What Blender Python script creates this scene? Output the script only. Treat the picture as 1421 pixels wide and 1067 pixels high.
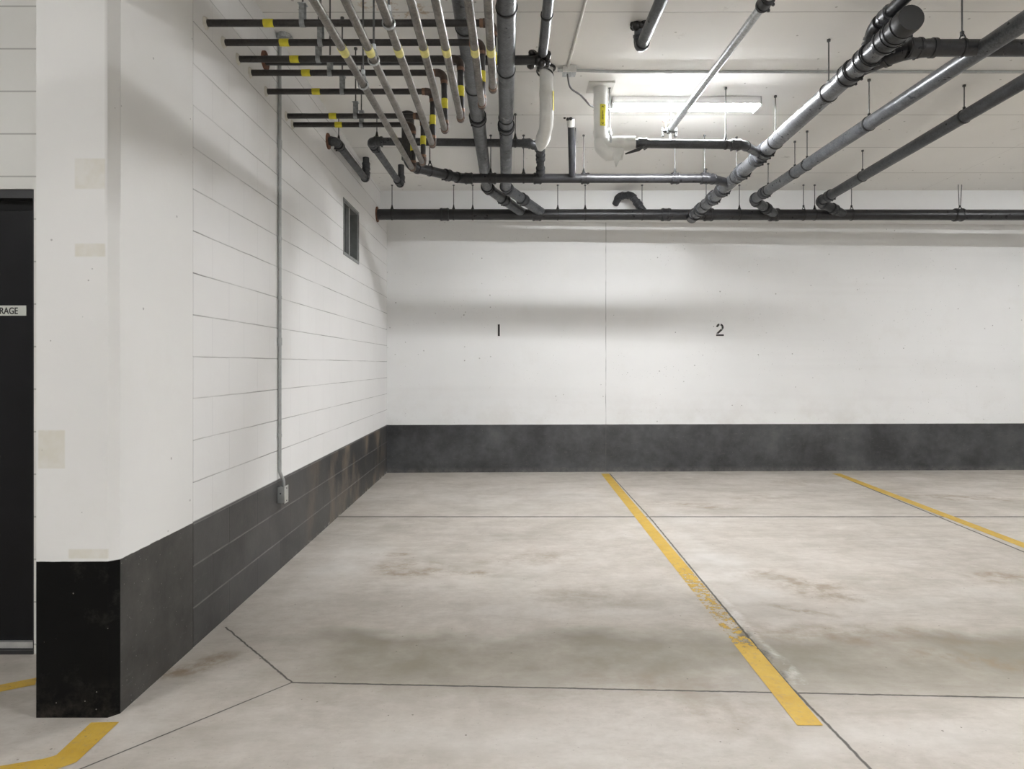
import bpy, bmesh, math, random
from mathutils import Vector, Matrix
random.seed(7)
for o in list(bpy.data.objects): bpy.data.objects.remove(o)
SC = bpy.context.scene
COL = SC.collection
# ------------------------------------------------------------------ camera
F, CX, HY, EYE = 915.0, 710.5, 506.0, 1.36
cam_d = bpy.data.cameras.new('camera'); cam = bpy.data.objects.new('camera', cam_d); COL.objects.link(cam)
cam.location = (0, 0, EYE); cam.rotation_euler = (math.pi/2, 0, 0)
cam_d.sensor_width = 36; cam_d.lens = F/1421*36
cam_d.shift_y = -27.5/1421
cam_d.clip_start = .05
SC.camera = cam
# ------------------------------------------------------------------ world, view
w = bpy.data.worlds.new('world'); SC.world = w; w.use_nodes = True
w.node_tree.nodes['Background'].inputs[0].default_value = (.9, .95, 1, 1)
w.node_tree.nodes['Background'].inputs[1].default_value = 0.05
SC.view_settings.view_transform = 'Standard'
SC.view_settings.look = 'None'; SC.view_settings.gamma = 1
SC.view_settings.exposure = 2.66
LAMP = 54.0          # base emission of the tube lenses
LAMP_COL = (.985, 1.0, 1.02)

# ------------------------------------------------------------------ geometry helpers
def P(px, py, d): return Vector(((px-CX)*d/F, d, EYE+(HY-py)*d/F))
def FL(px, py, z=0.0):
    d = F*EYE/(py-HY); return Vector(((px-CX)*d/F, d, z))
def wx(d): return -1.528-.045*(d-2.54)/5.756        # face of the left wall
def cz(d): return 3.54-(d-3.95)*.0244               # underside of the slab
def link(o): COL.objects.link(o); return o
def tag(o, label=None, cat=None, group=None, kind=None):
    if label: o['label'] = label
    if cat: o['category'] = cat
    if group: o['group'] = group
    if kind: o['kind'] = kind
    return o
def thing(name, label, cat, loc, group=None):
    o = link(bpy.data.objects.new(name, None)); o.location = loc; o.empty_display_size = .05
    return tag(o, label, cat, group)
def wloc(o):
    v = Vector((0,0,0))
    while o: v += Vector(o.location); o = o.parent
    return v
def obj(name, bm, mat, parent=None, smooth=True, label=None):
    me = bpy.data.meshes.new(name)
    if parent:
        off = wloc(parent)
        for v in bm.verts: v.co -= off
    bmesh.ops.recalc_face_normals(bm, faces=bm.faces)
    bm.to_mesh(me); bm.free()
    for m in (mat if isinstance(mat, (list, tuple)) else [mat]): me.materials.append(m)
    if smooth:
        me.shade_smooth(); me.set_sharp_from_angle(angle=math.radians(42))
    o = link(bpy.data.objects.new(name, me)); o.parent = parent
    if label: o['label'] = label
    return o
def at_loc(o, loc):
    'give a one-mesh thing an origin'
    loc = Vector(loc)
    for v in o.data.vertices: v.co -= loc
    o.location = loc; return o
def nb(): return bmesh.new()
def box(bm, a, b, bevel=0):
    a, b = Vector(a), Vector(b)
    vs = [bm.verts.new((x, y, z)) for x in (a.x, b.x) for y in (a.y, b.y) for z in (a.z, b.z)]
    fs = [bm.faces.new([vs[i] for i in f]) for f in ((0,1,3,2),(4,6,7,5),(0,4,5,1),(2,3,7,6),(0,2,6,4),(1,5,7,3))]
    if bevel:
        es = list({e for f in fs for e in f.edges})
        bmesh.ops.bevel(bm, geom=es, offset=bevel, segments=2, affect='EDGES', profile=.5)
    return bm
def hexa(bm, pts):
    'eight points: bottom ring then top ring'
    vs = [bm.verts.new(p) for p in pts]
    n = len(vs)//2
    bm.faces.new(vs[:n]); bm.faces.new(vs[n:][::-1])
    for i in range(n): bm.faces.new((vs[i], vs[(i+1) % n], vs[n+(i+1) % n], vs[n+i]))
    return bm
def sweep(bm, pts, r, seg=18, caps=True):
    pts = [Vector(p) for p in pts]
    rs = r if isinstance(r, (list, tuple)) else [r]*len(pts)
    t = (pts[1]-pts[0]).normalized()
    up = Vector((0,0,1)) if abs(t.z) < .9 else Vector((0,1,0))
    n = (up-t*up.dot(t)).normalized()
    rings = []
    for i, p in enumerate(pts):
        if i == 0: tt = (pts[1]-pts[0]).normalized()
        elif i == len(pts)-1: tt = (pts[-1]-pts[-2]).normalized()
        else:
            a = (pts[i]-pts[i-1]); b = (pts[i+1]-pts[i])
            tt = a.normalized()+b.normalized()
            tt = tt.normalized() if tt.length > 1e-6 else a.normalized()
        n = (n-tt*n.dot(tt)).normalized(); b = tt.cross(n)
        rings.append([bm.verts.new(p+(n*math.cos(2*math.pi*k/seg)+b*math.sin(2*math.pi*k/seg))*rs[i]) for k in range(seg)])
    for i in range(len(rings)-1):
        A, B = rings[i], rings[i+1]
        for k in range(seg): bm.faces.new((A[k], A[(k+1) % seg], B[(k+1) % seg], B[k]))
    if caps: bm.faces.new(rings[0][::-1]); bm.faces.new(rings[-1])
    return bm
def corner(a, b, c, R):
    'arc points that round the corner b'
    u = (a-b).normalized(); v = (c-b).normalized()
    th = math.pi-u.angle(v)
    L = min(R*math.tan(th/2), .48*(a-b).length, .48*(c-b).length)
    p0, p2 = b+u*L, b+v*L
    out = []
    for k in range(9):
        t = k/8; q = p0*(1-t)**2+b*2*t*(1-t)*1.0+p2*t*t
        s = .12*(1-t)*t*4                      # pull towards a true arc
        out.append(q.lerp(b, s*.0))
    return out, u, v
def fillet(pts, R):
    pts = [Vector(p) for p in pts]
    out = [pts[0]]; bends = []
    for i in range(1, len(pts)-1):
        arc, u, v = corner(pts[i-1], pts[i], pts[i+1], R)
        out += arc; bends.append((arc, u, v))
    out.append(pts[-1]); return out, bends
def ring(bm, c, ax, R, r, seg=24, ms=8, scale=None):
    ax = Vector(ax).normalized()
    up = Vector((0,0,1)) if abs(ax.z) < .9 else Vector((0,1,0))
    n = (up-ax*up.dot(ax)).normalized(); b = ax.cross(n)
    g = []
    for i in range(seg):
        a = 2*math.pi*i/seg; d = n*math.cos(a)+b*math.sin(a)
        g.append([bm.verts.new(c+d*(R+r*math.cos(2*math.pi*k/ms))+ax*(r*(scale or 1)*math.sin(2*math.pi*k/ms))) for k in range(ms)])
    for i in range(seg):
        for k in range(ms):
            bm.faces.new((g[i][k], g[(i+1) % seg][k], g[(i+1) % seg][(k+1) % ms], g[i][(k+1) % ms]))
    return bm
def sleeve(bm, c, ax, R, L, seg=20):
    ax = Vector(ax).normalized(); return sweep(bm, [c-ax*L/2, c+ax*L/2], R, seg)

# ------------------------------------------------------------------ node helpers
class NT:
    def __init__(s, name):
        s.m = bpy.data.materials.new(name); s.m.use_nodes = True
        s.nt = s.m.node_tree; s.b = s.nt.nodes['Principled BSDF']; s.out = s.nt.nodes['Material Output']
        s._tc = None
    def n(s, t): return s.nt.nodes.new(t)
    def l(s, a, b): s.nt.links.new(a, b)
    def put(s, sock, v):
        if isinstance(v, bpy.types.NodeSocket): s.l(v, sock)
        elif isinstance(v, (tuple, list)) and len(v) == 3 and sock.type == 'RGBA': sock.default_value = (*v, 1)
        else: sock.default_value = v
    def tc(s):
        if not s._tc: s._tc = s.n('ShaderNodeTexCoord').outputs['Object']
        return s._tc
    def xyz(s):
        if not hasattr(s, '_x'):
            q = s.n('ShaderNodeSeparateXYZ'); s.l(s.tc(), q.inputs[0]); s._x = tuple(q.outputs)
        return s._x
    def M(s, op, a, b=0.0, c=0.0, clamp=False):
        q = s.n('ShaderNodeMath'); q.operation = op; q.use_clamp = clamp
        s.put(q.inputs[0], a); s.put(q.inputs[1], b); s.put(q.inputs[2], c); return q.outputs[0]
    def MR(s, v, a, b, c=0.0, d=1.0, smooth=False):
        q = s.n('ShaderNodeMapRange'); q.clamp = True
        if smooth: q.interpolation_type = 'SMOOTHSTEP'
        s.put(q.inputs[0], v)
        for i, x in enumerate((a, b, c, d)): s.put(q.inputs[1+i], x)
        return q.outputs[0]
    def mapping(s, scale=(1,1,1), rot=(0,0,0), loc=(0,0,0)):
        q = s.n('ShaderNodeMapping'); s.l(s.tc(), q.inputs[0])
        q.inputs['Scale'].default_value = scale; q.inputs['Rotation'].default_value = rot; q.inputs['Location'].default_value = loc
        return q.outputs[0]
    def noise(s, scale, detail=4, rough=.55, vec=None, dist=0.0):
        q = s.n('ShaderNodeTexNoise'); s.l(vec or s.tc(), q.inputs['Vector'])
        q.inputs['Scale'].default_value = scale; q.inputs['Detail'].default_value = detail
        q.inputs['Roughness'].default_value = rough; q.inputs['Distortion'].default_value = dist
        return q.outputs[0]
    def voro(s, scale, vec=None, out=0, rnd=1.0):
        q = s.n('ShaderNodeTexVoronoi'); s.l(vec or s.tc(), q.inputs['Vector'])
        q.inputs['Scale'].default_value = scale; q.inputs['Randomness'].default_value = rnd
        return q.outputs[out]
    def mix(s, f, a, b, mode='MIX'):
        q = s.n('ShaderNodeMix'); q.data_type = 'RGBA'; q.blend_type = mode
        s.put(q.inputs[0], f); s.put(q.inputs[6], a); s.put(q.inputs[7], b); return q.outputs[2]
    def set(s, color=None, rough=None, metal=None, bump=None, bstr=.3, bdist=.01, spec=None):
        if color is not None: s.put(s.b.inputs['Base Color'], color)
        if rough is not None: s.put(s.b.inputs['Roughness'], rough)
        if metal is not None: s.put(s.b.inputs['Metallic'], metal)
        if spec is not None: s.put(s.b.inputs['Specular IOR Level'], spec)
        if bump is not None:
            q = s.n('ShaderNodeBump'); q.inputs['Strength'].default_value = bstr; q.inputs['Distance'].default_value = bdist
            s.l(bump, q.inputs['Height']); s.l(q.outputs[0], s.b.inputs['Normal'])
        return s.m
    def specks(s, scale, thr, dens, vec=None):
        'sparse small pits: 1 inside a pit'
        q = s.n('ShaderNodeTexVoronoi'); s.l(vec or s.tc(), q.inputs['Vector']); q.inputs['Scale'].default_value = scale
        d = s.M('LESS_THAN', q.outputs['Distance'], thr)
        c = s.n('ShaderNodeSeparateColor'); s.l(q.outputs['Color'], c.inputs[0])
        return s.M('MULTIPLY', d, s.M('GREATER_THAN', c.outputs[0], 1-dens))
    def line(s, v, at, hw, soft=.4):
        'mask of a thin line where v == at'
        return s.MR(s.M('ABSOLUTE', s.M('SUBTRACT', v, at)), hw*soft, hw, 1, 0)
    def seg(s, p, q, hw, X, Y):
        'mask of a floor segment p-q'
        dx, dy = q[0]-p[0], q[1]-p[1]; L = math.hypot(dx, dy); ux, uy = dx/L, dy/L
        rx = s.M('SUBTRACT', X, p[0]); ry = s.M('SUBTRACT', Y, p[1])
        al = s.M('ADD', s.M('MULTIPLY', rx, ux), s.M('MULTIPLY', ry, uy))
        pe = s.M('ABSOLUTE', s.M('ADD', s.M('MULTIPLY', rx, -uy), s.M('MULTIPLY', ry, ux)))
        ins = s.M('LESS_THAN', s.M('ABSOLUTE', s.M('SUBTRACT', al, L/2)), L/2)
        return s.M('MULTIPLY', s.MR(pe, hw*.45, hw, 1, 0), ins)
    def ell(s, c, rx, ry, rot, X, Y, soft=.6):
        co, si = math.cos(rot), math.sin(rot)
        dx = s.M('SUBTRACT', X, c[0]); dy = s.M('SUBTRACT', Y, c[1])
        u = s.M('DIVIDE', s.M('ADD', s.M('MULTIPLY', dx, co), s.M('MULTIPLY', dy, si)), rx)
        v = s.M('DIVIDE', s.M('SUBTRACT', s.M('MULTIPLY', dy, co), s.M('MULTIPLY', dx, si)), ry)
        r = s.M('SQRT', s.M('ADD', s.M('MULTIPLY', u, u), s.M('MULTIPLY', v, v)))
        return s.MR(r, 1-soft, 1, 1, 0, smooth=True)

def plain(name, col, rough=.5, metal=0.0, var=.0, scale=30, bstr=0, spec=None):
    t = NT(name)
    c = col
    if var:
        n = t.noise(scale, 5)
        c = t.mix(t.MR(n, .3, .7), tuple(x*(1-var) for x in col), tuple(min(1, x*(1+var)) for x in col))
    return t.set(c, rough, metal, bump=t.noise(scale*3, 3) if bstr else None, bstr=bstr, bdist=.003, spec=spec)

# ------------------------------------------------------------------ materials of the building
def paint_white(t, base=(.80, .80, .79)):
    big = t.MR(t.noise(.9, 4), .3, .75)
    c = t.mix(big, tuple(x*.96 for x in base), tuple(x*1.03 for x in base))
    blot = t.MR(t.noise(3.1, 6, .65), .56, .74)
    c = t.mix(t.M('MULTIPLY', blot, .25), c, (.70, .685, .645))
    return c
def paint_black(t, X, Y, Z, light=(.075, .075, .073), dark=(.018, .018, .019)):
    n = t.MR(t.noise(2.3, 7, .68), .38, .70)
    c = t.mix(n, dark, light)
    scr = t.MR(t.noise(1, 6, .7, vec=t.mapping((9, 9, 34), rot=(.5, .3, .2))), .60, .76)
    c = t.mix(t.M('MULTIPLY', scr, .35), c, (.20, .19, .18))
    sp = t.specks(38, .10, .14)
    return t.mix(t.M('MULTIPLY', sp, .35), c, (.42, .41, .38))
def mat_back():
    t = NT('painted_concrete_wall'); X, Y, Z = t.xyz()
    c = paint_white(t)
    fl = t.vec = None
    v = t.mapping((1, .05, 1))
    pit = t.specks(8.5, .075, .5, vec=v); pit2 = t.M('MULTIPLY', t.specks(30, .11, .45, vec=v), t.MR(t.noise(1.7, 4), .5, .56))
    c = t.mix(t.M('MULTIPLY', pit, t.MR(t.noise(40, 2), .4, .6, .1, .8)), c, (.30, .29, .27))
    c = t.mix(t.M('MULTIPLY', pit2, .6), c, (.30, .29, .27))
    pour = t.MR(t.noise(1, 3, .5, vec=t.mapping((.25, .2, 5))), .55, .75)
    c = t.mix(t.M('MULTIPLY', pour, .12), c, (.55, .54, .52))
    low = t.M('MULTIPLY', t.MR(Z, .6, 1.15, 1, 0), t.MR(t.noise(2.4, 6, .7), .46, .66))
    c = t.mix(t.M('MULTIPLY', low, .22), c, (.48, .44, .38))
    band = t.MR(t.M('ADD', Z, t.M('MULTIPLY', t.M('SUBTRACT', t.noise(9, 3), .5), .004)), .6, .603, 1, 0)
    bl = paint_black(t, X, Y, Z, (.090, .092, .094), (.030, .030, .032))
    dust = t.M('MULTIPLY', t.MR(Z, .0, .07, 1, 0), t.MR(t.noise(11, 5, .7), .35, .65))
    bl = t.mix(t.M('MULTIPLY', dust, .45), bl, (.25, .24, .22))
    c = t.mix(band, c, bl)
    j = t.line(t.M('ADD', X, t.M('MULTIPLY', t.M('SUBTRACT', t.noise(2.5, 2), .5), .012)), 1.192, .006)
    c = t.mix(t.M('MULTIPLY', j, t.MR(t.noise(5, 2), .35, .6, .15, .6)), c, (.10, .095, .09))
    h = t.M('SUBTRACT', t.M('MULTIPLY', t.noise(14, 6, .6), .5), t.M('MULTIPLY', t.M('MAXIMUM', pit, t.M('MULTIPLY', j, .35)), .6))
    return t.set(c, t.mix(band, (.62,)*3, (.48,)*3), bump=h, bstr=.18, bdist=.01)
def mat_left():
    t = NT('painted_block_wall'); X, Y, Z = t.xyz()
    c = paint_white(t, (.80, .795, .785))
    wob = t.M('MULTIPLY', t.M('SUBTRACT', t.noise(3.5, 4, .6), .5), .007)
    zr = t.M('DIVIDE', t.M('ADD', t.M('ADD', Z, .012), wob), .2015)
    row = t.M('FLOOR', zr); fz = t.M('SUBTRACT', zr, row)
    dz = t.M('MULTIPLY', t.M('MINIMUM', fz, t.M('SUBTRACT', 1, fz)), .2015)
    u = t.M('ADD', t.M('DIVIDE', t.M('SUBTRACT', Y, 3.58), .4064), t.M('MULTIPLY', t.M('MODULO', t.M('ADD', row, 40), 2), .5))
    fu = t.M('SUBTRACT', u, t.M('FLOOR', u))
    du = t.M('MULTIPLY', t.M('MINIMUM', fu, t.M('SUBTRACT', 1, fu)), .4064)
    hor = t.MR(dz, .0012, .0042, 1, 0); ver = t.MR(du, .001, .004, 1, 0)
    lowj = t.M('MULTIPLY', t.MR(dz, .0015, .006, 1, 0), t.MR(t.noise(5, 3), .35, .6, .45, 1))
    blk = t.n('ShaderNodeTexWhiteNoise'); blk.noise_dimensions = '2D'
    cmb = t.n('ShaderNodeCombineXYZ'); t.l(t.M('FLOOR', u), cmb.inputs[0]); t.l(row, cmb.inputs[1]); t.l(cmb.outputs[0], blk.inputs['Vector'])
    tint = blk.outputs['Value']
    c = t.mix(t.M('MULTIPLY', tint, .10), c, (.70, .69, .67))
    patchy = t.MR(t.noise(1.3, 4, .6), .36, .66, .22, 1)
    c = t.mix(t.M('MULTIPLY', hor, t.M('MULTIPLY', patchy, .85)), c, (.14, .13, .12))
    c = t.mix(t.M('MULTIPLY', ver, .16), c, (.3, .3, .3))
    pit = t.specks(16, .11, .10, vec=t.mapping((.05, 1, 1)))
    c = t.mix(t.M('MULTIPLY', pit, .5), c, (.30, .29, .27))
    band = t.MR(Z, .597, .600, 1, 0)
    bl = paint_black(t, X, Y, Z, (.075, .073, .071), (.024, .024, .025))
    bl = t.mix(t.M('MULTIPLY', tint, .45), bl, (.082, .080, .078))
    # tyre and bumper scuffs towards the far end
    sc = t.M('MULTIPLY', t.MR(t.noise(1, 5, .6, vec=t.mapping((1, 3.2, 1.5), rot=(.8, 0, 0))), .50, .66), t.MR(Y, 4.4, 6.2))
    bl = t.mix(t.M('MULTIPLY', sc, .75), bl, (.22, .17, .12))
    bl = t.mix(t.M('MULTIPLY', lowj, .62), bl, (.27, .265, .255))
    bl = t.mix(t.M('MULTIPLY', ver, .75), bl, (.012, .012, .012))
    c = t.mix(band, c, bl)
    lip = t.line(Z, .600, .007)
    c = t.mix(t.M('MULTIPLY', lip, .8), c, (.03, .03, .03))
    eff = t.M('MULTIPLY', t.MR(Z, .0, .03, 1, 0), t.MR(t.noise(9, 5, .7), .55, .6))
    c = t.mix(t.M('MULTIPLY', eff, t.MR(Y, 4.5, 5.6, 0, .8)), c, (.6, .58, .54))
    h = t.M('SUBTRACT', t.M('MULTIPLY', t.noise(26, 6, .65), .4), t.M('MAXIMUM', hor, t.M('MULTIPLY', ver, .6)))
    return t.set(c, t.mix(band, (.62,)*3, (.42,)*3), bump=h, bstr=.25, bdist=.008)
def mat_column():
    t = NT('painted_column_concrete'); X, Y, Z = t.xyz()
    c = paint_white(t, (.79, .785, .765))
    for s, th, de, st in ((8, .045, .30, .55), (26, .09, .10, .4)):
        c = t.mix(t.M('MULTIPLY', t.specks(s, th, de), st), c, (.20, .19, .18))
    # old tape or poster patches left on the front face, cream coloured
    fr = t.M('LESS_THAN', Y, 2.545)
    def rect(x0, x1, z0, z1):
        a = t.M('MULTIPLY', t.MR(X, x0-.003, x0+.003), t.MR(X, x1-.003, x1+.003, 1, 0))
        b = t.M('MULTIPLY', t.MR(Z, z0-.003, z0+.003), t.MR(Z, z1-.003, z1+.003, 1, 0)); return t.M('MULTIPLY', a, b)
    d = 2.54
    for (x0, y0, x1, y1) in ((104, 220, 146, 262), (104, 338, 146, 356), (53, 597, 90, 650), (95, 762, 150, 775)):
        a, b = P(x0, y1, d), P(x1, y0, d)
        c = t.mix(t.M('MULTIPLY', t.M('MULTIPLY', rect(a.x, b.x, a.z, b.z), fr), t.MR(t.noise(14, 3), .3, .6, .25, .6)), c, (.62, .585, .47))
    edge = t.M('MULTIPLY', t.MR(X, -1.572, -1.56), t.M('MULTIPLY', t.M('LESS_THAN', Y, 2.575), t.MR(Z, 1.9, 2.05)))  # grey strip on the upper chamfer, its shade put into the colour
    c = t.mix(t.M('MULTIPLY', edge, .38), c, (.40, .385, .36))
    band = t.MR(t.M('ADD', Z, t.M('MULTIPLY', t.M('SUBTRACT', t.noise(16, 3), .5), .006)), .6, .603, 1, 0)
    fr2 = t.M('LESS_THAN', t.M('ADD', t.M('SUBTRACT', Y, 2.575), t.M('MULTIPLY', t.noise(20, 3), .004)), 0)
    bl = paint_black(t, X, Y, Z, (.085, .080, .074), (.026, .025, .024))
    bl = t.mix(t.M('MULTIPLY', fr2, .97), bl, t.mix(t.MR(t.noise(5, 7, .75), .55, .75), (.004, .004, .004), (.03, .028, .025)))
    bl = t.mix(t.M('MULTIPLY', t.MR(Z, .0, .16, 1, 0), t.M('MULTIPLY', t.MR(t.noise(13, 6, .7), .45, .65), .3)), bl, (.10, .085, .07))
    bl = t.mix(t.M('MULTIPLY', t.specks(45, .13, .10), .4), bl, (.35, .34, .30))
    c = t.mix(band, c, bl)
    t.set(c, t.mix(band, (.6,)*3, (.46,)*3), bump=t.noise(30, 6, .6), bstr=.12, bdist=.006)
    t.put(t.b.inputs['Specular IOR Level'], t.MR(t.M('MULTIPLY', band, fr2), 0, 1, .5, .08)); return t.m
def mat_ceiling():
    t = NT('painted_slab'); X, Y, Z = t.xyz()
    c = t.mix(t.MR(t.noise(1.1, 4), .3, .7), (.84, .83, .80), (.89, .88, .85))
    v = t.mapping((1, 1, .05))
    wob = t.M('MULTIPLY', t.M('SUBTRACT', t.noise(1.6, 3), .5), .02)
    y2 = t.M('ADD', Y, wob)
    q = t.M('DIVIDE', t.M('SUBTRACT', y2, 4.07), .787)
    fq = t.M('SUBTRACT', q, t.M('FLOOR', q)); dq = t.M('MULTIPLY', t.M('MINIMUM', fq, t.M('SUBTRACT', 1, fq)), .787)
    ln = t.MR(dq, .002, .007, 1, 0)
    q2 = t.M('DIVIDE', t.M('SUBTRACT', X, .02), 2.44)
    f2 = t.M('SUBTRACT', q2, t.M('FLOOR', q2)); d2 = t.M('MULTIPLY', t.M('MINIMUM', f2, t.M('SUBTRACT', 1, f2)), 2.44)
    ln2 = t.MR(d2, .002, .008, 1, 0)
    c = t.mix(t.M('MULTIPLY', ln, .6), c, (.30, .29, .27))
    c = t.mix(t.M('MULTIPLY', ln2, .15), c, (.30, .29, .27))
    c = t.mix(t.M('MULTIPLY', t.specks(11, .09, .45, vec=v), .6), c, (.30, .28, .25))
    scr = t.M('MULTIPLY', t.MR(t.noise(7, 8, .75), .60, .66), t.MR(t.noise(1.4, 2), .55, .65))
    c = t.mix(t.M('MULTIPLY', scr, .42), c, (.36, .34, .31))
    rust = t.M('MULTIPLY', t.M('MAXIMUM', t.ell((-.62, 4.10), .18, .22, .4, X, Y), t.ell((-.80, 4.0), .2, .1, .2, X, Y)), t.MR(t.noise(17, 6, .7), .52, .60))
    c = t.mix(t.M('MULTIPLY', rust, .6), c, (.45, .28, .12))
    h = t.M('SUBTRACT', t.M('MULTIPLY', t.noise(8, 6, .6), .5), t.M('MULTIPLY', ln, .5))
    return t.set(c, .7, bump=h, bstr=.16, bdist=.012)
def mat_floor():
    t = NT('worn_concrete_floor'); X0, Y0, Z = t.xyz()
    wn = t.n('ShaderNodeTexNoise'); t.l(t.tc(), wn.inputs['Vector']); wn.inputs['Scale'].default_value = 2.2; wn.inputs['Detail'].default_value = 4
    ws = t.n('ShaderNodeSeparateColor'); t.l(wn.outputs['Color'], ws.inputs[0])
    X = t.M('ADD', X0, t.M('MULTIPLY', t.M('SUBTRACT', ws.outputs[0], .5), .5))
    Y = t.M('ADD', Y0, t.M('MULTIPLY', t.M('SUBTRACT', ws.outputs[1], .5), .5))
    fine = t.noise(9, 8, .68)
    c = t.mix(t.MR(t.noise(.8, 6, .65), .36, .64), (.40, .362, .318), (.535, .492, .442))
    c = t.mix(t.MR(fine, .40, .68, 0, .5), c, (.60, .565, .515))
    c = t.mix(t.MR(t.noise(22, 8, .75, vec=t.mapping((1, 1.8, .1))), .50, .72, 0, .35), c, (.30, .265, .22))
    gray = t.MR(t.noise(1.5, 5, .6), .48, .64)
    c = t.mix(t.M('MULTIPLY', gray, .45), c, (.36, .33, .285))
    # streaks of wheel grime running diagonally through the second stall
    st = t.MR(t.noise(1, 8, .72, vec=t.mapping((1.3, 7, 1), rot=(0, 0, .32))), .50, .68)
    rgt = t.MR(X0, 1.0, 1.6)
    c = t.mix(t.M('MULTIPLY', st, t.M('ADD', t.M('MULTIPLY', rgt, .40), .15)), c, (.32, .285, .235))
    mot = t.MR(t.noise(1, 9, .74, vec=t.mapping((1.6, 3.4, 1), rot=(0, 0, .1), loc=(5, 3, 0))), .47, .62)
    c = t.mix(t.M('MULTIPLY', mot, .38), c, (.33, .295, .245))
    pal = t.MR(t.noise(1, 8, .72, vec=t.mapping((1.1, 2.6, 1), rot=(0, 0, -.15), loc=(1, 9, 0))), .52, .66)
    c = t.mix(t.M('MULTIPLY', pal, .40), c, (.62, .595, .555))
    # darker band between the front joint and the middle of the stalls
    def pf(px, py): q = FL(px, py); return (q.x, q.y)
    floor_band = t.M('MULTIPLY', t.MR(Y, 3.42, 3.24, 0, 1), t.MR(Y0, 2.60, 2.95, 0, 1))
    floor_band = t.M('MULTIPLY', floor_band, t.MR(X0, -1.5, -.75))
    floor_band = t.M('MULTIPLY', floor_band, t.MR(t.noise(1.7, 5, .6), .30, .58, .35, 1))
    c = t.mix(t.M('MULTIPLY', floor_band, .80), c, (.205, .183, .138))
    for (px, py, rx, ry, ro, s) in ((570, 790, .45, .30, .3, .55), (740, 775, .7, .25, .0, .35), (800, 830, .6, .3, .1, .3), (1130, 815, .5, .25, -.4, .55),
                                    (955, 700, .6, .22, -.3, .5), (1060, 690, .5, .3, 0, .3), (1330, 690, .8, .25, -.2, .6), (1200, 880, 1.0, .22, -.12, .5), (1400, 800, .3, .12, 0, .7),
                                    (1400, 925, .7, .13, -.06, .9), (265, 930, .25, .12, .9, .8), (545, 770, .22, .10, .3, .8), (560, 800, .30, .08, .2, .8), (650, 795, .35, .08, .0, .7), (1050, 795, .25, .12, .4, .6), (1105, 845, .3, .08, -.3, .7), (900, 950, .5, .2, 0, .3), (1020, 990, .5, .2, 0, .25), (1100, 670, .6, .3, 0, .3)):
        m = t.M('MULTIPLY', t.ell(pf(px, py), rx, ry, ro, X, Y, .8), t.MR(t.noise(6, 7, .72), .42, .62))
        c = t.mix(t.M('MULTIPLY', m, min(1, s*1.35)), c, (.27, .21, .145))
    # pale washed areas
    for (px, py, rx, ry, ro, s) in ((480, 780, .35, .9, 0, .45), (700, 690, 1.5, .9, 0, .25), (1000, 790, .35, 1.1, .0, .5), (760, 845, .7, .16, 0, .35), (930, 720, .9, .5, 0, .3), (620, 1030, 1.2, .18, 0, .25), (1250, 1020, .9, .2, 0, .3)):
        m = t.M('MULTIPLY', t.ell(pf(px, py), rx, ry, ro, X, Y, .8), t.MR(t.noise(4, 5), .3, .65))
        c = t.mix(t.M('MULTIPLY', m, s), c, (.66, .645, .615))
    # white salt beside the long joint and the black damp edge
    j5 = [(846, 657), (905, 722), (965, 795), (1085, 940), (1208, 1067), (1400, 1290)]
    for (a, b, hw, off, s, col) in (((950, 790), (1105, 950), .040, .035, .50, (.74, .73, .71)), ((1030, 870), (1092, 945), .050, .0, .95, (.09, .082, .068))):
        A, B = pf(*a), pf(*b); A = (A[0]+off, A[1]); B = (B[0]+off, B[1])
        Xs = t.M('ADD', X0, t.M('MULTIPLY', t.M('SUBTRACT', ws.outputs[0], .5), .12)); Ys = Y0
        m = t.M('MULTIPLY', t.seg(A, B, hw, Xs, Ys), t.MR(t.noise(7, 7, .75), .44, .62))
        c = t.mix(t.M('MULTIPLY', m, s), c, col)
    c = t.mix(t.M('MULTIPLY', t.specks(13, .06, .25, vec=t.mapping((1, 1, .05))), .7), c, (.12, .10, .08))
    c = t.mix(t.M('MULTIPLY', t.specks(55, .16, .10, vec=t.mapping((1, 1, .05))), .35), c, (.20, .18, .15))
    # joints
    jw = t.M('MULTIPLY', t.M('SUBTRACT', t.noise(20, 3), .5), .012)
    XJ, YJ = t.M('ADD', X0, jw), t.M('ADD', Y0, jw)
    segs = [((300, 717), (1500, 717), .022), ((405, 947), (1460, 969), .0075), ((313, 870), (405, 947), .006), ((405, 947), (60, 1088), .005), ((1166, 661), (1900, 963), .012)]
    segs += [(j5[i], j5[i+1], .0085) for i in range(5)]
    jm = None
    for a, b, hw in segs:
        m = t.seg(pf(*a), pf(*b), hw, XJ, YJ); jm = m if jm is None else t.M('MAXIMUM', jm, m)
    c = t.mix(t.M('MULTIPLY', jm, .88), c, (.045, .040, .034))
    rough = t.MR(t.noise(3, 5), .3, .7, .48, .72)
    h = t.M('SUBTRACT', t.M('MULTIPLY', fine, .35), jm)
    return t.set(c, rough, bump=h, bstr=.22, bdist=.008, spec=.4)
def mat_yellow(name, worn):
    t = NT(name)
    c = t.mix(t.MR(t.noise(7, 6, .7), .35, .7), (.50, .31, .038), (.60, .40, .07))
    c = t.mix(t.MR(t.noise(26, 6, .75), .52, .68, 0, .6), c, (.36, .27, .14))
    X, Y, Z = t.xyz()
    n = t.noise(24, 7, .75)
    if worn:
        k = t.M('MULTIPLY', t.MR(Y, 3.05, 3.3), t.MR(Y, 3.9, 4.7, 1, 0))
        thr = t.M('ADD', .30, t.M('MULTIPLY', k, .20))
    else: thr = .33
    a = t.MR(t.M('SUBTRACT', n, thr), 0, .06)
    t.set(c, .6); t.put(t.b.inputs['Alpha'], a); return t.m

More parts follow.
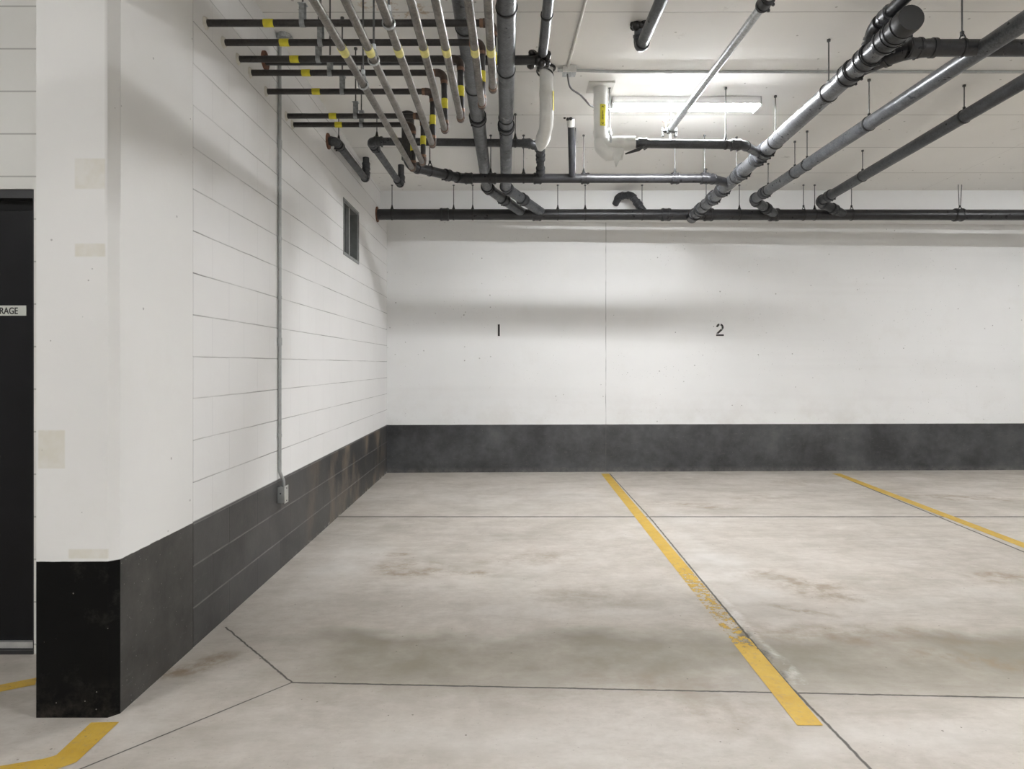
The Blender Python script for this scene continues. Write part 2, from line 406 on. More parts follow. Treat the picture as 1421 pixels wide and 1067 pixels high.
M_BACK, M_LEFT, M_COLUMN, M_CEIL, M_FLOOR = mat_back(), mat_left(), mat_column(), mat_ceiling(), mat_floor()
M_PLAINWALL = NT('plain_white_wall'); M_PLAINWALL = M_PLAINWALL.set(paint_white(M_PLAINWALL), .65)
def mat_iron(name, lo, hi, rough, metal=.0, dust=.25):
    t = NT(name)
    n = t.MR(t.noise(6, 6, .65), .35, .68); f = t.MR(t.noise(70, 4, .7), .4, .7)
    c = t.mix(n, lo, hi); c = t.mix(t.M('MULTIPLY', f, dust), c, tuple(min(1, x*2.4+.02) for x in hi))
    r = t.MR(t.noise(15, 5), .3, .7, rough-.09, rough+.12)
    return t.set(c, r, metal, bump=t.noise(55, 4, .6), bstr=.22, bdist=.003)
M_IRON = mat_iron('black_cast_iron', (.009, .009, .010), (.024, .024, .027), .34, 0, .12)
M_GREYIRON = mat_iron('grey_coated_iron', (.045, .048, .052), (.105, .11, .117), .34, .35, .3)
M_CHAR = mat_iron('charcoal_iron', (.020, .021, .023), (.046, .048, .052), .36, .2, .25)
M_SHINY = mat_iron('sheened_iron', (.07, .073, .078), (.15, .154, .162), .32, .5, .3)
M_BLACKPIPE = mat_iron('black_steel', (.010, .009, .009), (.026, .023, .021), .45)
M_STEEL = mat_iron('bare_mottled_steel', (.09, .08, .07), (.21, .195, .175), .42, .35, .25)
M_GALV = plain('galvanised_steel', (.50, .52, .53), .38, .75, .3, 60)
M_ROD = plain('threaded_rod_steel', (.10, .10, .10), .45, .5, .3, 60)
M_RINGBLK = plain('black_strap', (.012, .012, .012), .5)
M_COPPER = plain('tarnished_copper', (.21, .125, .085), .42, .6, .35, 40)
M_FITTING = plain('brown_iron_fitting', (.075, .055, .045), .5, .3, .4, 30)
M_RUST = plain('rusty_plate', (.16, .075, .045), .8, .1, .5, 35, .3)
M_TAPE = plain('yellow_marker_tape', (.66, .58, .03), .5, 0, .15, 30)
M_TAPE2 = plain('faded_yellow_tape', (.72, .66, .22), .5, 0, .15, 30)
M_INSUL = plain('white_insulation_jacket', (.66, .66, .63), .55, 0, .07, 12, .25)
M_CONDUIT = plain('conduit_steel', (.42, .43, .43), .42, .5, .12, 25)
M_CONDW = plain('painted_conduit', (.62, .61, .57), .5, 0, .06, 20)
M_TAR = plain('black_sealant', (.012, .011, .011), .28, 0, .3, 30, .5)
M_FOAM = plain('pale_sealant', (.62, .60, .54), .8, 0, .1, 30, .4)
M_HOUSE = plain('white_enamel', (.78, .78, .76), .4)
M_BLACKDOOR = plain('black_gloss_door', (.005, .005, .006), .35, 0, .3, 4, spec=.22)
M_FRAMEBLK = plain('black_door_frame', (.022, .022, .023), .45)
M_ALU = plain('aluminium', (.62, .62, .60), .4, .6, .1, 20)
M_SIGN = plain('pale_sign_plastic', (.62, .64, .58), .5)
M_INK = plain('black_stencil_paint', (.022, .020, .018), .6, 0, .3, 50)
M_CABLE = plain('grey_cable', (.13, .13, .13), .5)
M_VENTIN = plain('dark_duct_interior', (.02, .022, .02), .6, 0, .2, 10)
M_VENTJ = plain('duct_jamb', (.16, .17, .165), .6, 0, .15, 14)
M_YEL, M_YELW = mat_yellow('yellow_floor_paint', False), mat_yellow('worn_yellow_floor_paint', True)
M_RED = plain('red_wheel_handle', (.25, .08, .06), .5)
t = NT('lit_tube_lens'); t.put(t.b.inputs['Emission Color'], LAMP_COL); t.b.inputs['Emission Strength'].default_value = LAMP
M_LENS = t.set((.8, .8, .8), .5)
t = NT('lit_dimmed_tube_lens'); t.put(t.b.inputs['Emission Color'], LAMP_COL); t.b.inputs['Emission Strength'].default_value = LAMP*.64  # lens of the unseen lamps, dimmed so the visible one dominates
M_LENS_DIM = t.set((.8, .8, .8), .5)
def prism(name, k):
    t = NT(name); t.put(t.b.inputs['Emission Color'], LAMP_COL); t.b.inputs['Emission Strength'].default_value = k; return t.set((.8, .8, .8), .5)
M_LENS_LOW, M_LENS_DIM_LOW = prism('lit_lens_underside', LAMP*.52), prism('lit_dimmed_lens_underside', LAMP*.42)

# ------------------------------------------------------------------ the setting
def struct(name, bm, mat, smooth=False):
    o = obj(name, bm, mat, smooth=smooth); o['kind'] = 'structure'; return o
XR, YN, XL = 11.0, -5.0, -6.0
def bwy(x): return 8.296+.0277*(x+1.573)
BEAM_D, BEAM_Z = 7.88, 3.168
b = nb(); hexa(b, [(XL, YN, -.2), (XR, YN, -.2), (XR, bwy(XR)+.2, -.2), (XL, bwy(XL)+.2, -.2), (XL, YN, 0), (XR, YN, 0), (XR, bwy(XR)+.2, 0), (XL, bwy(XL)+.2, 0)])
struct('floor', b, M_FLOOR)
b = nb(); hexa(b, [(XL, YN, cz(YN)), (XR, YN, cz(YN)), (XR, bwy(XR)+.2, cz(8.7)), (XL, bwy(XL)+.2, cz(8.7)), (XL, YN, 4.0), (XR, YN, 4.0), (XR, bwy(XR)+.2, 4.0), (XL, bwy(XL)+.2, 4.0)])
struct('ceiling', b, M_CEIL)
zc = 3.9
x0 = wx(8.296)
b = nb(); hexa(b, [(x0-.3, bwy(x0-.3), 0), (XR, bwy(XR), 0), (XR, bwy(XR)+.2, 0), (x0-.3, bwy(x0-.3)+.2, 0), (x0-.3, bwy(x0-.3), cz(8.3)), (XR, bwy(XR), cz(8.5)), (XR, bwy(XR)+.2, cz(8.7)), (x0-.3, bwy(x0-.3)+.2, cz(8.5))])
struct('wall_back', b, M_BACK)
# beam that carries the slab in front of the back wall
b = nb(); hexa(b, [(wx(BEAM_D), BEAM_D, BEAM_Z), (XR, BEAM_D, BEAM_Z), (XR, bwy(XR), BEAM_Z), (wx(8.29), 8.296, BEAM_Z), (wx(BEAM_D), BEAM_D, cz(BEAM_D)), (XR, BEAM_D, cz(BEAM_D)), (XR, bwy(XR), cz(8.5)), (wx(8.29), 8.296, cz(8.3))])
struct('ceiling_beam', b, M_PLAINWALL)
# left block wall with the duct opening
D0, D1 = 3.17, 8.296
VY0, VY1, VZ0, VZ1 = 6.10, 6.66, 2.405, 2.875
def slab(bm, d0, d1, z0, z1f):
    g = lambda d: z1f(d) if callable(z1f) else z1f
    hexa(bm, [(wx(d0), d0, z0), (wx(d1), d1, z0), (wx(d1)-.28, d1, z0), (wx(d0)-.28, d0, z0), (wx(d0), d0, g(d0)), (wx(d1), d1, g(d1)), (wx(d1)-.28, d1, g(d1)), (wx(d0)-.28, d0, g(d0))])
b = nb(); slab(b, D0, VY0, 0, cz); slab(b, VY0, VY1, 0, VZ0); slab(b, VY0, VY1, VZ1, cz); slab(b, VY1, D1, 0, cz)
struct('wall_left', b, M_LEFT)
# column at the wall's near end
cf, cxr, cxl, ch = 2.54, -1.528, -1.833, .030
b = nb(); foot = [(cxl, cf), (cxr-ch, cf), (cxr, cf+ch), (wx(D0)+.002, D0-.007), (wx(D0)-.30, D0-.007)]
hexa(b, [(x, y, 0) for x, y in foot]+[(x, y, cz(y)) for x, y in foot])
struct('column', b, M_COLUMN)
# wall with the storage door, left of the column
WN = 3.10
dz_top = P(0, 262, WN).z; dxr = P(47, 0, WN).x; dxl = dxr-1.0
b = nb()
box(b, (XL, WN, 0), (dxl, WN+.2, cz(WN))); box(b, (dxl, WN, dz_top), (dxr, WN+.2, cz(WN))); box(b, (dxr, WN, 0), (cxl, WN+.2, cz(WN)))
def mat_near():
    t = NT('painted_block_wall_by_door'); X, Y, Z = t.xyz()
    c = paint_white(t, (.76, .755, .72))
    z = t.M('DIVIDE', t.M('SUBTRACT', Z, .045), .2); f = t.M('SUBTRACT', z, t.M('FLOOR', z))
    d = t.M('MULTIPLY', t.M('MINIMUM', f, t.M('SUBTRACT', 1, f)), .2)
    m = t.MR(d, .0015, .005, 1, 0)
    c = t.mix(t.M('MULTIPLY', m, .6), c, (.22, .21, .19))
    return t.set(c, .62, bump=t.noise(30, 5), bstr=.1, bdist=.005)
struct('wall_near', b, mat_near())
door = link(bpy.data.objects.new('door_1', None)); door.location = (dxr-.5, WN, 0); door['kind'] = 'structure'
b = nb(); zt = P(0, 274, WN).z
box(b, (dxl, WN+.01, zt), (dxr-.006, WN+.12, dz_top)); box(b, (dxr-.012, WN+.01, .02), (dxr-.006, WN+.12, zt)); box(b, (dxl, WN+.01, .02), (dxl+.05, WN+.12, zt))
obj('door_frame', b, M_FRAMEBLK, door, smooth=False)
b = nb(); zd = P(0, 291, WN).z
box(b, (dxl+.052, WN+.035, .045), (dxr-.014, WN+.08, zd)); obj('door_leaf', b, M_BLACKDOOR, door, smooth=False)
b = nb(); box(b, (dxl+.052, WN+.06, zd+.002), (dxr-.014, WN+.10, zt-.002)); obj('top_gap_strip', b, plain('dull_black_strip', (.003, .003, .003), .8), door, smooth=False)  # near-black strip filling the gap above the door leaf
b = nb(); box(b, (dxl+.052, WN+.012, .022), (dxr-.012, WN+.034, .05)); obj('door_sweep', b, M_ALU, door, smooth=False)
b = nb(); box(b, (dxl, WN-.005, 0), (dxr, WN+.12, .018)); obj('threshold', b, M_FRAMEBLK, door, smooth=False)
# the rest of the garage round the camera
b = nb(); box(b, (XR, YN, 0), (XR+.2, bwy(XR)+.2, cz(8.5))); struct('wall_right', b, M_PLAINWALL)
b = nb(); box(b, (XL, YN-.2, 0), (XR, YN, cz(-1))); struct('wall_behind', b, M_PLAINWALL)
b = nb(); box(b, (XL-.2, YN, 0), (XL, WN+.2, cz(WN))); struct('wall_far_left', b, M_PLAINWALL)

# ------------------------------------------------------------------ signs and floor paint
def text_mesh(txt, size, mat, name, bold=.0, ext=.0006):
    cu = bpy.data.curves.new(name, 'FONT'); cu.body = txt; cu.size = size; cu.extrude = ext; cu.offset = bold
    o = bpy.data.objects.new(name, cu); COL.objects.link(o)
    dg = bpy.context.evaluated_depsgraph_get(); me = bpy.data.meshes.new_from_object(o.evaluated_get(dg))
    bpy.data.objects.remove(o); me.materials.clear(); me.materials.append(mat); return me
sy = WN+.034
a, c_ = P(-22, 438, sy), P(37, 424, sy)
sg = thing('door_sign', 'small pale rectangular sign with black capitals on the black storage door', 'sign', (c_.x, sy, a.z))
b = nb(); box(b, (a.x, sy-.003, a.z), (c_.x, sy+.0005, c_.z)); obj('plate', b, M_SIGN, sg, smooth=False)
me = text_mesh('STORAGE', .0335, M_INK, 'lettering', bold=.0006)
xs = [v.co.x for v in me.vertices]; wdt = max(xs)-min(xs)
sxs = (P(25.5, 0, sy).x-P(-19, 0, sy).x)/wdt
for v in me.vertices: v.co = Vector(((v.co.x-max(xs))*sxs, -v.co.z, v.co.y*1.3))
lt = link(bpy.data.objects.new('lettering', me)); lt.parent = sg
lt.location = Vector((P(25.5, 0, sy).x, sy-.0036, P(0, 435.6, sy).z))-Vector(sg.location)

def numeral(name, polys, label):
    b = nb()
    for poly in polys:
        f = []
        for px, py in poly:
            d = bwy((px-CX)*8.35/F)
            f.append(P(px, py, d))
        fr = [b.verts.new(p+Vector((0, -.0015, 0))) for p in f]; bk = [b.verts.new(p) for p in f]
        b.faces.new(fr)
        for i in range(len(f)): b.faces.new((fr[i], fr[(i+1) % len(f)], bk[(i+1) % len(f)], bk[i]))
    o = obj(name, b, M_INK, smooth=False); c = sum((v.co for v in o.data.vertices), Vector())/len(o.data.vertices)
    at_loc(o, c); tag(o, label, 'stall number'); return o
numeral('painted_numeral', [[(690.8, 450), (693.6, 450), (693.6, 466.3), (690.8, 466.3)]], 'single upright black stencil stroke, numeral one, left of the wall joint')
def arcband(cx, cy, r0, r1, a0, a1, n=7):
    o = [(cx+r1*math.cos(math.radians(a0+(a1-a0)*k/n)), cy-r1*math.sin(math.radians(a0+(a1-a0)*k/n))) for k in range(n+1)]
    i = [(cx+r0*math.cos(math.radians(a0+(a1-a0)*k/n)), cy-r0*math.sin(math.radians(a0+(a1-a0)*k/n))) for k in range(n+1)]
    return o+i[::-1]
numeral('painted_numeral', [arcband(999, 454, 2.5, 5.2, 100, 178), arcband(999, 454, 2.5, 5.2, -38, 76), [(1000.2, 456.4), (1003.2, 457.4), (996.8, 463.2), (993.8, 462.6)], [(993.8, 463.9), (1004.4, 463.9), (1004.4, 466.2), (993.8, 466.2)]],
        'curved black stencil numeral two, right of the wall joint')
def stripe(name, pts, wd, mat, label, z=.0015, group=None):
    pts = [Vector((p[0], p[1], 0)) for p in pts]; b = nb(); L, R = [], []
    for i, p in enumerate(pts):
        t = ((pts[min(i+1, len(pts)-1)]-pts[i]).normalized()+(pts[i]-pts[max(i-1, 0)]).normalized()).normalized()
        n = Vector((-t.y, t.x, 0))*wd/2
        L.append(b.verts.new((p.x+n.x, p.y+n.y, z))); R.append(b.verts.new((p.x-n.x, p.y-n.y, z)))
    for i in range(len(pts)-1): b.faces.new((L[i], R[i], R[i+1], L[i+1]))
    o = obj(name, b, mat, smooth=False)
    return tag(o, label, 'parking line', group)
q = lambda px, py: tuple(FL(px, py))[:2]
stripe('parking_line', [q(839.5, 657.3), q(1124.5, 1007)], .098, M_YELW, 'yellow line between stalls one and two, worn away in its middle')
e1, e2 = Vector(q(1160, 657)), Vector(q(1421, 757)); e3 = e2+(e2-e1)*.75
stripe('parking_line', [tuple(e1), tuple(e3)], .10, M_YEL, 'yellow stall line on the right running off the right edge of the picture')
stripe('parking_line', [q(-200, 995), q(50, 945.5)], .075, M_YEL, 'short yellow line on the floor left of the column by the black door')
stripe('parking_line', [q(146, 1002.5), q(92, 1053), q(60, 1064), q(-80, 1088)], .105, M_YEL, 'yellow line bending away from the foot of the black and white column')

# ------------------------------------------------------------------ pipes
def sleeve_part(parent, name, c, ax, R, L, mat, bands=0, label=None):
    b = nb(); ax = Vector(ax).normalized(); c = Vector(c)
    sleeve(b, c, ax, R, L)
    for s in (-1, 1)[:bands]:
        sleeve(b, c+ax*s*L*.33, ax, R*1.05+.001, L*.16)
    if bands:
        up = Vector((0, 0, 1)) if abs(ax.z) < .7 else Vector((0, -1, 0)); sd = ax.cross(up).normalized()
        for s in (-1, 1):
            q = c+ax*s*L*.33-sd*(R+.006)*.7-up*(R+.006)*.7; box(b, q-Vector((.006,)*3), q+Vector((.006,)*3))
    return obj(name, b, mat, parent, label=label)
def lerp_px(A, B, px):
    'point of the segment A-B seen at picture column px'
    k = (px-CX)/F; den = (B.x-A.x)-k*(B.y-A.y)
    return A+(B-A)*((k*A.y-A.x)/den)
def pipe(name, label, cat, pts, r, mat, R=None, group=None, elbows=True, emat=None, couplings=(), ends='', esc=None, bands=2, er=1.13, eext=.35):
    """pts: corner points; couplings: list of (segment, t or ('px', column)); esc: rusty plate where it leaves a wall"""
    pts = [Vector(p) for p in pts]; R = R or r*2.2
    th = thing(name, label, cat, pts[0], group)
    path, bends = fillet(pts, R)
    obj('pipe_run', sweep(nb(), path, r, 22), mat, th)
    if elbows:
        for arc, u, v in bends:
            ext = r*eext
            pp = [arc[0]+u*ext]+arc+[arc[-1]+v*ext]
            b = sweep(nb(), pp, r*er, 22)
            if er > 1.05:
                sweep(b, [pp[0]-u*r*.01, pp[0]-u*r*.5], r*(er+.10), 22); sweep(b, [pp[-1]-v*r*.01, pp[-1]-v*r*.5], r*(er+.10), 22)
            obj('elbow', b, emat or mat, th)
    for s, t in couplings:
        A, B = pts[s], pts[s+1]
        c = lerp_px(A, B, t[1]) if isinstance(t, tuple) else A.lerp(B, t)
        sleeve_part(th, 'coupling', c, B-A, r*1.10+.003, max(.075, r*1.7), emat or mat, bands)
    if esc:
        i = 0 if esc > 0 else -1; c = pts[i]; ax = (pts[1]-pts[0] if i == 0 else pts[-2]-pts[-1]).normalized()
        b = sweep(nb(), [c, c+ax*.012], r*abs(esc), 20); obj('wall_plate', b, M_RUST, th, label='rusty brown wall plate')
    return th

# --- seven heating or water lines: wall -> elbow -> drop -> run towards the camera
ZT, ZL, RW = 3.085, 2.725, .0175
rows = [  # wall px, row y, elbow px, drop px bottom, bottom y, column at y = 0, tape px, clip px
    (285, 32, 684, 684.5, 677.5, 373, 420), (310, 59, 668.5, 669.3, 650, 395, 445), (330, 82, 639, 640, 604.5, 409, 442),
    (347, 101, 616, 618, 570.5, 425, 458), (369, 127, 600.5, 600.8, 528, 439, 475), (397, 161, 587, 587.3, 479.5, 462, 493.5), (405.5, 173, 573, 573.5, 435.5, 470, 501.5)]
row_names = ['nearest the camera', 'just behind the nearest one', 'alongside the rusty wall plate', 'middle one of seven', 'with a wide gap behind it', 'front one of the close rear pair', 'farthest from the camera']
HANG_Z = []
for i, (wpx, wy, epx, bpx, tpx, tape, clip) in enumerate(rows):
    d = F*abs(wx(3.8))/(CX-wpx); d = F*abs(wx(d))/(CX-wpx)
    z = EYE+(HY-wy)*d/F
    A = Vector((wx(d), d, z)); B = Vector(((epx-CX)*d/F, d, z)); zl = ZL
    C = Vector(((bpx-CX)*d/F, d, zl))
    dt = (ZL-EYE)*F/HY; T = Vector(((tpx-CX)*dt/F, dt, zl)); D = C+(T-C)*((C.y+2.0)/(C.y-T.y))
    th = thing('water_pipe', 'steel line from left wall dropping beneath itself, '+row_names[i], 'pipe', A, 'water lines from the left wall')
    obj('wall_run', sweep(nb(), [A, B-Vector((.03, 0, 0))], RW, 16), M_BLACKPIPE, th, label='black horizontal run')
    obj('drop', sweep(nb(), [B-Vector((0, 0, .03)), C+Vector((0, 0, .03))], RW, 16), M_BLACKPIPE, th, label='black vertical drop')
    obj('ceiling_run', sweep(nb(), [C-Vector((0, .03, 0)), D], RW*1.03, 16), M_STEEL, th, label='bare grey long run')
    for (p, q_, r_) in ((A, B, C), (B, C, D)):
        arc, u, v = corner(p, q_, r_, .045)
        el = obj('elbow', sweep(nb(), [arc[0]+u*.004]+arc+[arc[-1]+v*.004], RW*1.28, 16), M_FITTING, th, label='brown elbow')
        for a_, dd in ((arc[0], u), (arc[-1], v)):
            obj('solder_collar', sweep(nb(), [a_+dd*.002, a_+dd*.022], RW*1.22, 16), M_COPPER, el, label='copper coloured collar')
    dtp = C.y
    c = lerp_px(A, B, tape+0.0); sleeve_part(th, 'tape', c, B-A, RW+.0022, .050, M_TAPE, label='yellow tape band')
    c = B.lerp(C, (z-2.89)/(z-zl)); sleeve_part(th, 'tape', c, (0, 0, 1), RW+.0022, .058, M_TAPE, label='yellow tape band')
    yy = 2.865; c = C+(D-C)*((C.y-yy)/(C.y-D.y)); sleeve_part(th, 'tape', c, D-C, RW+.0022, .062, M_TAPE2, label='pale yellow tape band')
    # sealant collar where it enters the block wall
    b = nb(); sweep(b, [A+Vector((.0, 0, 0)), A+Vector((.012, 0, 0))], [RW*1.9, RW*1.3], 12); obj('sealant', b, M_FOAM, th, label='ragged pale sealant')
    HANG_Z.append((A, B, C, D, clip))

# --- hangers
def ceil_at(p): return cz(p.y)
def hanger(label, c, ax, r, style='clevis', mat=None, group=None, twin=False, top=None):
    c = Vector(c); ax = Vector(ax).normalized(); top = top or cz(c.y)
    th = thing('pipe_hanger', label, 'pipe hanger', c+Vector((0, 0, r)), group)
    mat = mat or M_RINGBLK
    if style in ('clevis', 'ring'):
        b = nb(); ring(b, c, ax, r+.003, .0030, 26, 6, scale=3.2)
        side = Vector((0, 0, 1)).cross(ax).normalized()
        if style == 'clevis':
            hgt = r*1.0+.035
            for s in (-1, 1):
                sweep(b, [c+side*s*(r*.80)+Vector((0, 0, r*.62)), c+side*s*(r*.42)+Vector((0, 0, r+.015)), c+side*s*.006+Vector((0, 0, r+.035))], .0042, 6)
            ztop = r+.035
        else:
            ztop = r+.012
        obj('clamp_ring', b, mat, th)
        b = nb(); sweep(b, [c+Vector((0, 0, ztop-.012)), c+Vector((0, 0, ztop+.012))], .011, 6); obj('nut', b, mat, th)
    elif style == 'clip':
        b = nb(); side = Vector((0, 0, 1)).cross(ax).normalized()
        # flat strap folded under the pipe and up to the rod
        w = .013; n = 14; prof = []
        for k in range(n+1):
            a = math.radians(200*k/n-10); prof.append(c+side*(-math.cos(a))*(r+.003)-Vector((0, 0, 1))*math.sin(a)*(r+.003))
        prof = [c+side*-.018+Vector((0, 0, r+.075)), c+side*-(r+.003)+Vector((0, 0, r+.03))]+prof+[c+side*(r+.003)+Vector((0, 0, r+.03)), c+side*.018+Vector((0, 0, r+.075))]
        ra = [(b.verts.new(p-ax*w), b.verts.new(p+ax*w)) for p in prof]
        for k in range(len(ra)-1): b.faces.new((ra[k][0], ra[k][1], ra[k+1][1], ra[k+1][0]))
        bmesh.ops.solidify(b, geom=b.faces, thickness=.002)
        box(b, c+Vector((-.02, -.02, r+.073)), c+Vector((.02, .02, r+.077)))
        ztop = r+.06
        obj('strap_clip', b, mat, th, smooth=False)
    elif style == 'saddle':
        b = nb(); side = Vector((0, 0, 1)).cross(ax).normalized()
        sweep(b, [c+Vector((0, 0, r-.004)), c+Vector((0, 0, r+.02)), c+Vector((0, 0, r+.05))], [.022, .012, .006], 10)
        ring(b, c, ax, r+.002, .0025, 26, 6, scale=4)
        ztop = r+.03; obj('clamp_ring', b, mat, th)
    if twin:
        for s in (-1, 1):
            obj('rod', sweep(nb(), [c+Vector((s*.008, 0, ztop)), Vector((c.x+s*.02, c.y, top))], .0042, 8), M_ROD, th)
    else:
        obj('rod', sweep(nb(), [c+Vector((0, 0, ztop)), Vector((c.x, c.y, top))], .0045, 8), M_ROD, th)
        b = nb(); sweep(b, [Vector((c.x, c.y, top-.014)), Vector((c.x, c.y, top))], .012, 8); obj('anchor', b, M_ROD, th)
    return th
for i, (A, B, C, D, clip) in enumerate(HANG_Z):
    c = lerp_px(A, B, clip)
    hanger('galvanised clip on black wall run '+row_names[i], c, B-A, RW, 'clip', M_GALV, 'strap clips on the water lines')
for i, y, lab in ((6, 117, 'leftmost and lowest of three'), (5, 83, 'middle one of three'), (4, 32, 'rightmost, near the top edge')):
    A, B, C, D, _ = HANG_Z[i]
    yy = (ZL-EYE)*F/(HY-y); c = C+(D-C)*((C.y-yy)/(C.y-D.y))
    hanger('galvanised ring hanger on a bare grey line, '+lab, c, D-C, RW+.004, 'clevis', M_GALV, 'ring hangers on bare grey lines')

# --- back wall drain (collector)
RM = .062
A, B = P(524, 297.5, 7.65), P(1421, 298.3, 7.65); A.x = wx(7.65); Bx = A+(B-A)*1.25
main = pipe('drain_pipe', 'long straight black drain running along the top of the back wall', 'pipe', [A, Bx], RM, M_IRON, couplings=[(0, ('px', p)) for p in (617, 745, 924, 983, 1074, 1330)], esc=1.45)
MA, MB = A, Bx
labs = {544: 'nearest the left wall', 629.5: 'left of the close pair before the twin elbows', 656: 'right of the close pair before the twin elbows', 774: 'just right of the twin elbows', 812: 'midway between twin elbows and curved branch',
        891: 'beside the curved branch from the beam', 1026: 'between the feet of the first and middle diagonal pipes', 1115: 'close left of the rightmost diagonal pipe', 1130.5: 'at the elbow of the rightmost diagonal pipe', 1181.6: 'just right of the rightmost diagonal pipe', 1332: 'doubled rods near the right edge'}
for px, lb in labs.items():
    hanger('rod hanger on back wall drain, '+lb, lerp_px(MA, MB, px), MB-MA, RM, 'clevis' if px in (1115, 1181.6, 1332) else 'saddle', M_RINGBLK, 'hangers on the back wall drain', twin=(px == 1332))

# --- twin grey pipes coming down the middle
def ypipe(name, label, top_px, foot_px, foot_d, z, dia, mat, joint, rings=(), ring_labels=(), start_d=-2.0, jpx=None, **k):
    """runs from the camera side back to (foot_px, foot_d) at height z then turns 45 deg to joint"""
    E = Vector(((foot_px-CX)*foot_d/F, foot_d, z))
    dt = (z-EYE)*F/HY; T = Vector(((top_px-CX)*dt/F, dt, z)); S = E+(T-E)*((E.y-start_d)/(E.y-T.y))
    th = pipe(name, label, 'pipe', [S, E]+joint, dia/2, mat, **k)
    for (py, lb) in rings:
        yy = (z-EYE)*F/(HY-py); c = E+(S-E)*((E.y-yy)/(E.y-S.y))
        hanger('black ring hanger around '+lb, c, S-E, dia/2, 'ring', M_RINGBLK, None)
    return S, E
ypipe('drain_pipe', 'left one of twin grey drains, partly hidden behind the bare grey lines', 641, 676, 7.0, 3.24, .108, M_GREYIRON, [lerp_px(MA, MB, 725)+Vector((0, 0, .02))], rings=((37, 'the left twin grey drain, near the top edge'), (122, 'the left twin grey drain, mid length'), (162, 'the left twin grey drain, farthest back')), couplings=[(0, .78), (1, .45)], emat=M_CHAR)
ypipe('drain_pipe', 'right one of twin grey drains, in clear view running to the back wall', 703, 702, 7.0, 3.24, .108, M_GREYIRON, [lerp_px(MA, MB, 752)+Vector((0, 0, .02))], rings=((10, 'the right twin grey drain, near the top edge'), (97, 'the right twin grey drain, under the black cross pipe'), (163, 'the right twin grey drain, farthest back')), couplings=[(0, .80), (1, .45)], emat=M_CHAR)

# --- diagonal pipes on the right
RA = .060
E = P(962, 300, 7.56); S = P(1262, 27, 3.52)
AA, AB = E, S
th = pipe('drain_pipe', 'thick shiny grey pipe climbing from the back wall drain to a black capped end', 'pipe', [E, S], RA, M_SHINY, emat=M_CHAR, couplings=[(0, ('px', p)) for p in (972, 990, 1003, 1030, 1052, 1062, 1180, 1203, 1232, 1246)])
u = (S-E).normalized()
b = nb(); sweep(b, [S-u*.05, S+u*.0, S+u*.02], [RA*1.18, RA*1.22, RA*1.15], 26); obj('end_cap', b, M_RINGBLK, th, label='black end cap')
b = nb(); sweep(b, [E-u*.06, E+u*.10], RA*1.12, 24); ring(b, E+u*.09, u, RA*1.12, .008); obj('foot_hub', b, M_IRON, th)
for px, lb in ((1150, 'just below its capped end'), (1076, 'upper middle'), (1022, 'lower middle'), (980, 'near its foot')):
    hanger('ringed rod hanger on the thick shiny diagonal pipe, '+lb, lerp_px(AA, AB, px), u, RA, 'ring', M_RINGBLK, 'hangers on the thick shiny pipe')
# upper branch beside the cap
z2 = 3.33
Fk = Vector((lerp_px(AA, AB, 1212).x, 3.86, z2)); Sk = P(1262, -8, 3.20); Sk.z = z2+.02; Sk.x = Fk.x+.0
Sk2 = Fk+(Sk-Fk)*4
Af = lerp_px(AA, AB, 1203)
th = pipe('drain_pipe', 'smaller pipe beside the black cap, running out over the top edge', 'pipe', [Sk2, Fk, Af], .036, M_CHAR, R=.09, emat=M_CHAR)
c = Fk-Vector((0, .14, -.003)); sleeve_part(th, 'coupling', c, (0, 1, 0), .044, .08, M_SHINY, 2)
sleeve_part(th, 'coupling', Fk.lerp(Af, .68), Af-Fk, .044, .07, M_CHAR, 2)
# black cross pipe from the right
G0 = lerp_px(AA, AB, 1180); Gd = 3.80
G1 = P(1262, 66.5, Gd); G2 = P(1440, 66.5, Gd); G3 = G1+(G2-G1)*3.2
th = pipe('drain_pipe', 'thick black pipe coming in from the right edge to the shiny pipe, upper right', 'pipe', [G0, G1, G3], .047, M_IRON, R=.22, couplings=[(1, ('px', 1268))], er=1.08)
hanger('forked rod hanger on the thick black cross pipe at upper right', lerp_px(G1, G3, 1335), (1, 0, 0), .047, 'clevis', M_RINGBLK)
# middle and right diagonals
def diag(label, elbow, far, joint, r, mat, ext=.6, rings=(), hl=''):
    E, S = P(*elbow), P(*far); S2 = E+(S-E)*(1+ext)
    th = pipe('drain_pipe', label, 'pipe', [joint, E, S2], r, mat, R=.12, emat=M_CHAR, couplings=[(0, .45), (1, .05)])
    for px, lb in rings:
        hanger('ringed rod hanger on %s, %s' % (hl, lb), lerp_px(E, S2, px), S2-E, r, 'ring', M_RINGBLK, None)
    return E, S2
diag('middle one of three long diagonal pipes at right, crossing the black pipe', (1046, 277, 7.30), (1421, 30, 3.49), lerp_px(MA, MB, 1076), .052, M_GREYIRON,
     rings=((1206, 'nearest the camera'), (1120, 'beside its coupling'), (1103, 'halfway along'), (1066, 'next to its foot')), hl='the middle diagonal pipe')
diag('rightmost of the three long diagonal pipes, charcoal, leaving at the right edge', (1137, 280, 7.40), (1421, 113, 4.49), lerp_px(MA, MB, 1172), .050, M_CHAR,
     rings=((1338, 'nearer the right edge'), (1197, 'nearer the back wall')), hl='the rightmost diagonal pipe')

